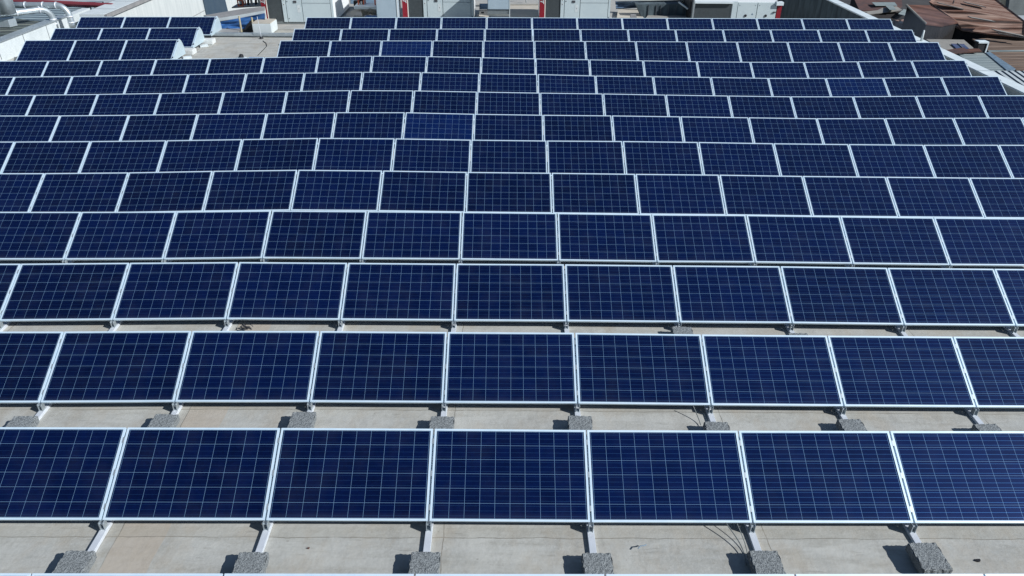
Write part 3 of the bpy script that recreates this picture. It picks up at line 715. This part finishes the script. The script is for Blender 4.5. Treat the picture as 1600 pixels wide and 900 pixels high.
for k, px in enumerate((388, 394, 400, 406)):
    b = at(px, 9, Y=33.6); o = MB().tube([(0, 0, 0), (.05 * (-1) ** k, .1, .55)], .05, 8).build('pipe_stub', M['beige'] if k % 2 else M['shack']); o.location = b
    tag(o, '%s pipe stub above the low wall, %s of four' % ('pale' if k % 2 else 'dark', ['leftmost', 'second', 'third', 'rightmost'][k]), 'pipe', 'pipe stubs')
o = MB().prism([at(362, 13, Y=33.3), at(413, 10, Y=33.3), at(413, 8, Y=33.3), at(362, 11, Y=33.3)], (0, .8, 0)).build('ledge', M['conc']); tag(o, 'pale ledge carrying the pipe stubs above the low wall', 'ledge')
# between middle and right of centre units
o = MB().prism([at(748.5, 26, z=.18), at(764, 26, z=.18), at(764, 15, z=.18), at(748.5, 15, z=.18)], (0, 0, -.1)).build('beige_plinth', M['beige']); tag(o, 'pale plinth between the middle unit and the elbow duct', 'plinth')
o = MB().prism([at(749, 14.5, Y=33.2), at(764, 14.5, Y=33.2), at(764, 7.5, Y=33.2), at(749, 7.5, Y=33.2)], (0, .3, 0)).build('dark_grille', M['darktarp']); tag(o, 'dark blue grey box behind the pale plinth', 'box')
o = MB().tube([at(752, 20, z=.20), at(756, 19.8, z=.20)], .04, 8).build('drain_opening', M['black']); tag(o, 'black drain opening on the pale plinth', 'drain')
tag(MB().prism([at(796, 30, z=.034), at(846, 30, z=.034), at(846, 8, z=.034), at(796, 8, z=.034)], (0, 0, .05)).build('beige_screed', M['beige']), 'bare beige floor slab left of the third air handling unit', 'floor slab')
o = MB().prism([at(745, 8, z=.1), at(842, 7.5, z=.1), at(842, 6, z=.1), at(745, 6.2, z=.1)], (0, 0, .05)).build('step_edge', M['conc']); tag(o, 'pale step edge behind the beige floor slab', 'step')
o = MB().tube([at(822, 4, z=.05), (at(822, 4, z=.05)[0], at(822, 4, z=.05)[1], .6)], .03, 8).build('pipe_stub', M['white'], smooth=True); tag(o, 'thin white pipe stub on grey roof behind beige slab', 'pipe')
# between right of centre unit and low unit
o = sheet(at(962, 14, z=.2), at(1075, 9, z=.2), at(962, 2, z=.5), at(1068, 0, z=.75), M['darktarp'], 'dark_tarpaulin', 30, 14, .07); tag(o, 'big dark blue tarpaulin behind the gap between the two right units', 'tarpaulin')
o = MB().prism([at(964, 27, z=.2), at(1006, 28, z=.2), at(996, 14.5, z=.2), at(966, 13, z=.2)], (0, 0, -.16)).build('beige_slab', M['beige']); tag(o, 'beige slab touching the third air handling unit at its right', 'slab')
o = MB().prism([at(985, 28, Y=31.2), at(995, 28, Y=31.2), at(994, 23.5, Y=31.2), at(986, 23.5, Y=31.2)], (0, .15, 0)).build('small_box', M['greyslab']); tag(o, 'tiny grey box on the beige slab right of the third unit', 'box')
o = MB().prism([at(1003, 28, Y=31.9), at(1074, 28, Y=31.9), at(1074, 9, Y=31.9), at(1060, 6, Y=31.9), at(994, 7, Y=31.9)], (0, .5, 0)).build('dark_screen', M['darkwall']); tag(o, 'dark ribbed screen standing before the tarpaulin', 'screen')
sc = MB()
for px in (1012, 1024, 1031, 1043, 1055, 1066): a = at(px, 28, Y=31.88); c = at(px, 8, Y=31.88); sc.box(a[0] - .012, a[0] + .012, 31.86, 31.895, a[2], c[2])
sc.build('screen_rib', M['seam'], o)
o = MB().prism([at(1009, 28.5, z=.25), at(1074, 28.5, z=.25), at(1074, 23, z=.25), at(1030, 22, z=.25), at(1012, 24, z=.25)], (0, 0, -.2)).build('rubble_ledge', M['paleroof']); tag(o, 'pale broken ledge at the foot of the dark ribbed screen', 'ledge')
b0 = Vector(at(1060, 3, Y=31.7)); b1 = Vector(at(1075, 14, Y=31.6))
tag(MB().tube([b0, b1], .035, 8).build('diagonal_bar', M['coping']), 'short white diagonal bar beside the tall leaning pole', 'bar')
b0 = Vector(at(1080.5, 29, Y=30.6)); b1 = Vector(at(1085, -8, Y=30.6))
tag(MB().tube([b0, b1], .04, 8).build('pole', M['greywall']), 'grey pole just left of the low air handling unit', 'pole')
b = at(1078, 28, Y=31.5)
tag(MB().box(b[0] - .1, 8.15, 31.3, 32.6, 0, 1.35).build('black_cabinet', M['black']), 'black cabinet behind the grey pole', 'cabinet')

# ------------------------------------------------------------------ neighbouring hall on the left with pipes on it
zr = .42
t = thing('neighbour_hall', 'neighbouring hall with grey blue corrugated roof and maroon ridge trim at far left', 'building', (-20, 30, -8))
def loc(pts, t): return [tuple(Vector(p) - t.location) for p in pts]
P1 = [(-16.43, 22, zr), (-16.43, 33.2, zr), at(175, 9.5, z=zr), at(16, 1.5, z=zr), (-30, 34.5, zr), (-30, 30.5, zr), (-19.5, 30.5, zr)]
P1 = [(-16.23, 18, zr), (-16.23, 33.3, zr), at(14, 1.2, z=zr), (-32, 35.5, zr), (-32, 18, zr)]
MB().prism(loc(P1, t), (0, 0, -.12)).build('corrugated_roof', M['bluecorr'], t)
MB().box(-31.9 + 20, -16.5 + 20, 18.1 - 30, 33.2 - 30, 0, 8.02).build('hall_wall', M['palewall'], t)
a = Vector(at(14, 1.2, z=zr + .12)); b = Vector(at(176, 9, z=zr + .12)); c = b - a
MB().tube([a - c * 1.5 - t.location, b - t.location], .10, 8).build('ridge_trim', M['maroon'], t)
tag(MB().prism([(-15.4, 33.6, .3), (-15.4, 70, .3), (-60, 70, .3), (-60, 37, .3)], (0, 0, -.5)).build('pale_roof', M['tile']), 'flat pale blue grey roof beyond the maroon ridge trim', 'roof')
tag(MB().prism([at(-60, 72, z=zr + .1), at(0, 56, z=zr + .1), at(74, 35.5, z=zr + .1), at(28, 29, z=zr + .1), at(-60, 32, z=zr + .1)], (0, 0, -.1)).build('brown_roof', M['darkcorr']), 'darker brown grey corrugated roof strip below the metal pipes', 'roof')
o = MB().prism([at(-20, 31, z=.8), at(12, 31, z=.8), at(24, 28.5, z=.8), at(20, 26, z=.8), at(-20, 27, z=.8)], (0, 0, -.25)).build('plenum_box', M['galv']); tag(o, 'low metal box under the stout riser on the left hall roof', 'box')
def elbow_pipe(foot, topz, far, r, label):
    t = thing('ventilation_pipe', label, 'pipe', foot, 'galvanised ventilation pipes')
    F = Vector(foot); E = Vector((foot[0], foot[1], topz)); G = Vector(far) ; d = (G - E).normalized(); u = Vector((0, 0, -1)); rr = .38
    arc = [];
    for i in range(9):
        a = i / 8 * math.pi / 2
        arc.append(E + u * rr * (1 - math.sin(a)) + d * rr * (1 - math.cos(a)))
    pts = [F, F.lerp(E + u * rr, .5)] + arc + [E.lerp(G, .4), E.lerp(G, .7), G]
    pts = [p - F for p in pts]
    MB().tube(pts, r, 20).build('pipe_run', M['galv'], t, smooth=True)
    bands = [(pts[1], Vector((0, 0, 1))), (pts[2], Vector((0, 0, 1))), (pts[10], d), (pts[11], d), (pts[12], d)]
    for p, q in bands: MB().tube([p - q * .025, p + q * .025], r + .014, 20).build('pipe_band', M['rail'], t, smooth=True)
f1 = at(87, 44, z=.25); z1 = at(80, 13, Y=f1[1])[2]
elbow_pipe(f1, z1, at(-60, 31, z=z1), .108, 'galvanised pipe bending down at the left parapet, nearer of two')
f2 = at(114, 44, z=.25); z2 = at(106, 8.5, Y=f2[1])[2]
elbow_pipe(f2, z2, at(12, 8, z=z2), .108, 'galvanised pipe bending down at the left parapet, farther of two')
b = at(13, 21, z=1.0)
o = MB().tube([b, (b[0], b[1], 2.6)], .26, 22).build('stout_riser', M['galv'], smooth=True); tag(o, 'stout upright galvanised duct at the upper left corner', 'duct')

# ------------------------------------------------------------------ old roofs beyond the right parapet
def shack(pts, m, label, hz=-8, th=.08, wall=True, extra=None):
    c = sum((Vector(p) for p in pts), Vector()) / len(pts)
    t = thing('shack', label, 'shed', (c.x, c.y, hz), 'old sheds beyond the right parapet')
    q = [Vector(p) - t.location for p in pts]
    MB().prism(q, (0, 0, -th)).build('sheet_roof', m, t)
    if wall:
        cc = sum(q, Vector()) / len(q); ins = []
        for p in q: s = p + (cc - p) * .05; ins.append(Vector((s.x, s.y, s.z - th - .02)))
        b = MB(); k = len(ins); b.v = [tuple(p) for p in ins] + [(p.x, p.y, 0) for p in ins]
        b.f = [tuple(range(k)), tuple(k + i for i in reversed(range(k)))] + [(i, k + i, k + (i + 1) % k, (i + 1) % k) for i in range(k)]
        b.build('shed_wall', M['shack'], t)
    return t
Z = -4
r4 = shack([at(1452, 2.5, z=-2.6), at(1470, -14, z=-2.4), at(1545, -10, z=-2.4), at(1567, 13, z=-3.0), at(1602, 33, z=-3.2), at(1640, 50, z=-3.6), at(1600, 57, z=-3.9), at(1542, 52, z=-3.9), at(1504, 46.5, z=-3.9), at(1478, 34, z=-3.7), at(1495, 33.5, z=-3.5)], M['rust1'], 'large shed roof of rusty red corrugated sheets streaked with pale strips')
r3 = shack([at(1416, 7.5, z=-2.5), at(1453, 8, z=-2.5), at(1497, 34.5, z=-3.3), at(1472, 40, z=-3.5), at(1447, 37, z=-3.4)], M['rust2'], 'dark rusty lean-to roof left of the large rusty shed')
r1 = shack([at(1330, -12, z=-4), at(1408, -12, z=-4), at(1410, 9, z=-4), at(1400, 16, z=-4.2), at(1343, 16, z=-4.2)], M['rust4'], 'brown patched roof with a pale grey patch next to the far parapet')
q = [Vector(p) - r1.location for p in (at(1362, 3.5, z=-3.95), at(1398, 3.5, z=-3.95), at(1402, 8.5, z=-3.96), at(1368, 8.5, z=-3.96))]; MB().prism(q, (0, 0, -.03)).build('pale_patch', M['teal'], r1)
q = [Vector(p) - r1.location for p in (at(1384, 9.2, z=-3.96), at(1396, 9.2, z=-3.96), at(1400, 15, z=-4.0), at(1390, 15, z=-4.0))]; MB().prism(q, (0, 0, -.03)).build('pale_patch', M['teal'], r1)
shack([at(1350, 19, z=-4.3), at(1408, 18, z=-4.3), at(1416, 25, z=-4.4), at(1400, 31, z=-4.6), at(1366, 29, z=-4.6)], M['shack'], 'low blackened roof below the brown patched roof')
shack([at(1388, 33, z=-4.6), at(1412, 28, z=-4.6), at(1427, 37, z=-4.7), at(1420, 43, z=-4.8), at(1395, 43, z=-4.8)], M['fill'], 'small rusty brown roof near the end of the second rearmost row')
r5 = shack([at(1519, 60.5, z=-4.2), at(1640, 57, z=-4.2), at(1660, 109, z=-4.2), at(1588, 109, z=-4.2), at(1560, 90, z=-4.2), at(1541, 77, z=-4.2)], M['rust3'], 'wide brown corrugated shed roof at the right edge')
q = [Vector(p) - r5.location for p in (at(1543, 78.6, z=-4.14), at(1640, 77.6, z=-4.14), at(1640, 79, z=-4.14), at(1545, 80, z=-4.14))]; MB().prism(q, (0, 0, -.04)).build('ridge_strip', M['teal'], r5)
r6 = shack([at(1447, 61, z=-4.2), at(1506, 62, z=-4.2), at(1526, 79, z=-4.2), at(1498, 82, z=-4.2), at(1470, 77, z=-4.2)], M['paleroof'], 'pale dusty shed roof holding a blue skylight')
q = [Vector(p) - r6.location for p in (at(1486, 68, z=-4.13), at(1506, 68.5, z=-4.13), at(1514, 75.5, z=-4.13), at(1494, 75, z=-4.13))]
sk_ = MB().prism(q, (0, 0, -.05)).build('skylight', M['window'], r6)
MB().tube([(q[0] + q[1]) / 2 + Vector((0, 0, .02)), (q[2] + q[3]) / 2 + Vector((0, 0, .02))], .03, 6).build('skylight_bar', M['teal'], sk_)
r7 = shack([at(1496, 84, z=-4.0), at(1539, 82, z=-4.0), at(1572, 109.5, z=-4.0), at(1540, 113, z=-4.0)], M['teal'], 'grey green sheet roof just outside the right parapet')
r7b = shack([at(1540, 82, z=-3.95), at(1547, 81, z=-3.95), at(1587, 107.5, z=-3.95), at(1573, 109.3, z=-3.95)], M['tealb'], 'narrow blue grey roof strip along the grey green roof')
r8 = shack([at(1545, 110.5, z=-3.8), at(1640, 110.5, z=-3.8), at(1680, 170, z=-3.8), at(1560, 150, z=-3.8)], M['fibre'], 'pale ribbed corrugated roof lowest at the right edge')
c0 = at(1526, 83, z=-4.0); c1 = at(1539, 83, z=-4.0); w_ = c1[0] - c0[0]
t = thing('roof_hatch', 'small white framed dark hatch box between the shed roofs', 'hatch', c0)
MB().box(0, w_, .05, .45, 0, .60).build('hatch_box', M['black'], t); s = MB(); s.box(-.05, w_ + .05, 0, .049, .55, .63); s.box(w_ - .02, w_ + .05, 0, .049, 0, .549); s.build('frame', M['coping'], t)
MB().box(-.05, w_ + .05, .05, .5, .601, .64).build('lid', M['coping'], t)
b = at(1467.5, 72, z=-5.5)
tag(MB().tube([b, (b[0] + .1, b[1], b[2] + 3.0)], .045, 6).build('antenna_pole', M['steel']), 'thin dark pole rising between the rusty sheds', 'pole')
t = thing('back_wall', 'mossy dark wall behind the large rusty shed at the top right', 'wall', (at(1540, 10, Y=70)[0], 70, -8))
q = [Vector(p) - t.location for p in (at(1480, 30, Y=70), at(1581, 40, Y=70), at(1583, -40, Y=70), at(1480, -40, Y=70))]; q[0].z = 0; q[1].z = 0; MB().prism(q, (0, .5, 0)).build('wall_face', M['moss'], t)
t = thing('grey_wall', 'plain grey rendered wall at the upper right corner', 'wall', (at(1590, 10, Y=66)[0], 66, -8))
q = [Vector(p) - t.location for p in (at(1577, 40, Y=66), at(1660, 40, Y=66), at(1660, -40, Y=66), at(1583, -40, Y=66))]; q[0].z = 0; q[1].z = 0; MB().prism(q, (0, .5, 0)).build('wall_face', M['greywall'], t)
shack([at(1586, 24, z=-3.6), at(1640, 24, z=-3.6), at(1640, 40, z=-3.6), at(1603, 33, z=-3.6)], M['tile'], 'small pale roof at the right edge below the grey wall')
o = sheet(at(1439, 52, z=-4.2), at(1451, 52, z=-4.2), at(1444, 58, z=-4.4), at(1450, 58, z=-4.4), M['tarp'], 'blue_cloth', 8, 6, .05); tag(o, 'small blue cloth lying among the dark sheds by the white pipe', 'cloth')
# broken loose sheets lying about between the sheds
def debris(px, py, s, z, m, rz, label):
    q = at(px, py, z=z); o = MB().box(-s, s, -s * .3, s * .3, 0, .05).build('loose_sheet', m); o.location = q; o.rotation_euler = (R(8), R(-6), rz)
    tag(o, label, 'metal sheet', 'loose metal sheets among the sheds')
debris(1412, 20, .7, -4.2, M['teal'], .9, 'pale loose sheet below the dark lean-to, upper one')
debris(1421, 36, .7, -4.5, M['paleroof'], -.7, 'pale loose sheet beside the bluish smoke')
q_ = [Vector(at(1416, 7.5, z=-2.46)), Vector(at(1447, 37, z=-3.36))]
MB().tube([p - r3.location for p in q_], .06, 6).build('edge_trim', M['paleroof'], r3)
debris(1436, 30, .9, -4.5, M['tealb'], .5, 'blue grey loose sheet leaning under the dark rusty roof')
debris(1375, 17.5, 1.5, -4.25, M['paleroof'], .1, 'long pale strip along the edge of the brown patched roof')
debris(1485, 82, 1.0, -3.9, M['rust4'], .15, 'rusty loose sheet in front of the skylight roof')
debris(1508, 80.5, .8, -3.9, M['rust2'], -.1, 'dark rusty sheet between the skylight roof and grey green roof')
shack([at(1404, 20, z=-4.5), at(1424, 16, z=-4.5), at(1440, 34, z=-4.7), at(1424, 33, z=-4.7)], M['shack'], 'narrow blackened roof left of the dark rusty lean-to')
shack([at(1440, 41, z=-4.6), at(1462, 41, z=-4.6), at(1462, 50, z=-4.6), at(1452, 51, z=-4.6)], M['shack'], 'tiny black roof below the dark rusty lean-to')
# pale strips patched into the large rusty roof
for k, (c, nm) in enumerate(((((1464, 3, -2.68), (1502, 12.5, -2.96)), 'a'), (((1512, 25, -3.18), (1549, 31.5, -3.30)), 'b'), (((1549, 44.5, -3.66), (1594, 54, -3.80)), 'c'), (((1556, 50, -3.78), (1598, 57, -3.86)), 'd'), (((1505, 2, -2.7), (1535, 9, -2.86)), 'e'))):
    (xa, ya, za), (xb, yb, zb) = c
    # lie just above the sheet they are fixed to
    a = Vector(at(xa, ya, z=za + .12)); e = Vector(at(xb, yb, z=zb + .12)); dn = Vector((0, -.35 - .12 * (k % 3), 0))
    q = [p - r4.location for p in (a, e, e + dn, a + dn)]
    MB().prism(q, (0, 0, -.05)).build('pale_strip', M['paleroof'], r4)
# thin bluish smoke rising between the sheds
bm = bmesh.new(); bmesh.ops.create_uvsphere(bm, u_segments=20, v_segments=12, radius=1)
for v in bm.verts: v.co = Vector((v.co.x * 2.0 + .5 * math.sin(2 * v.co.z), v.co.y * 1.6, v.co.z * 1.3))
me = bpy.data.meshes.new('smoke'); bm.to_mesh(me); bm.free()
ms = bpy.data.materials.new('smoke'); ms.use_nodes = True; n_, l_ = N(ms); n_.remove(n_['Principled BSDF'])
pv = n_.new('ShaderNodeVolumePrincipled'); pv.inputs['Color'].default_value = (.55, .68, .85, 1); pv.inputs['Density'].default_value = .03
l_.new(pv.outputs[0], n_['Material Output'].inputs['Volume'])
o = link('smoke', me, ms); o.location = at(1432, 46, z=-3.4); tag(o, 'thin bluish smoke drifting between the dark sheds beyond the right parapet', 'smoke', kind='stuff')
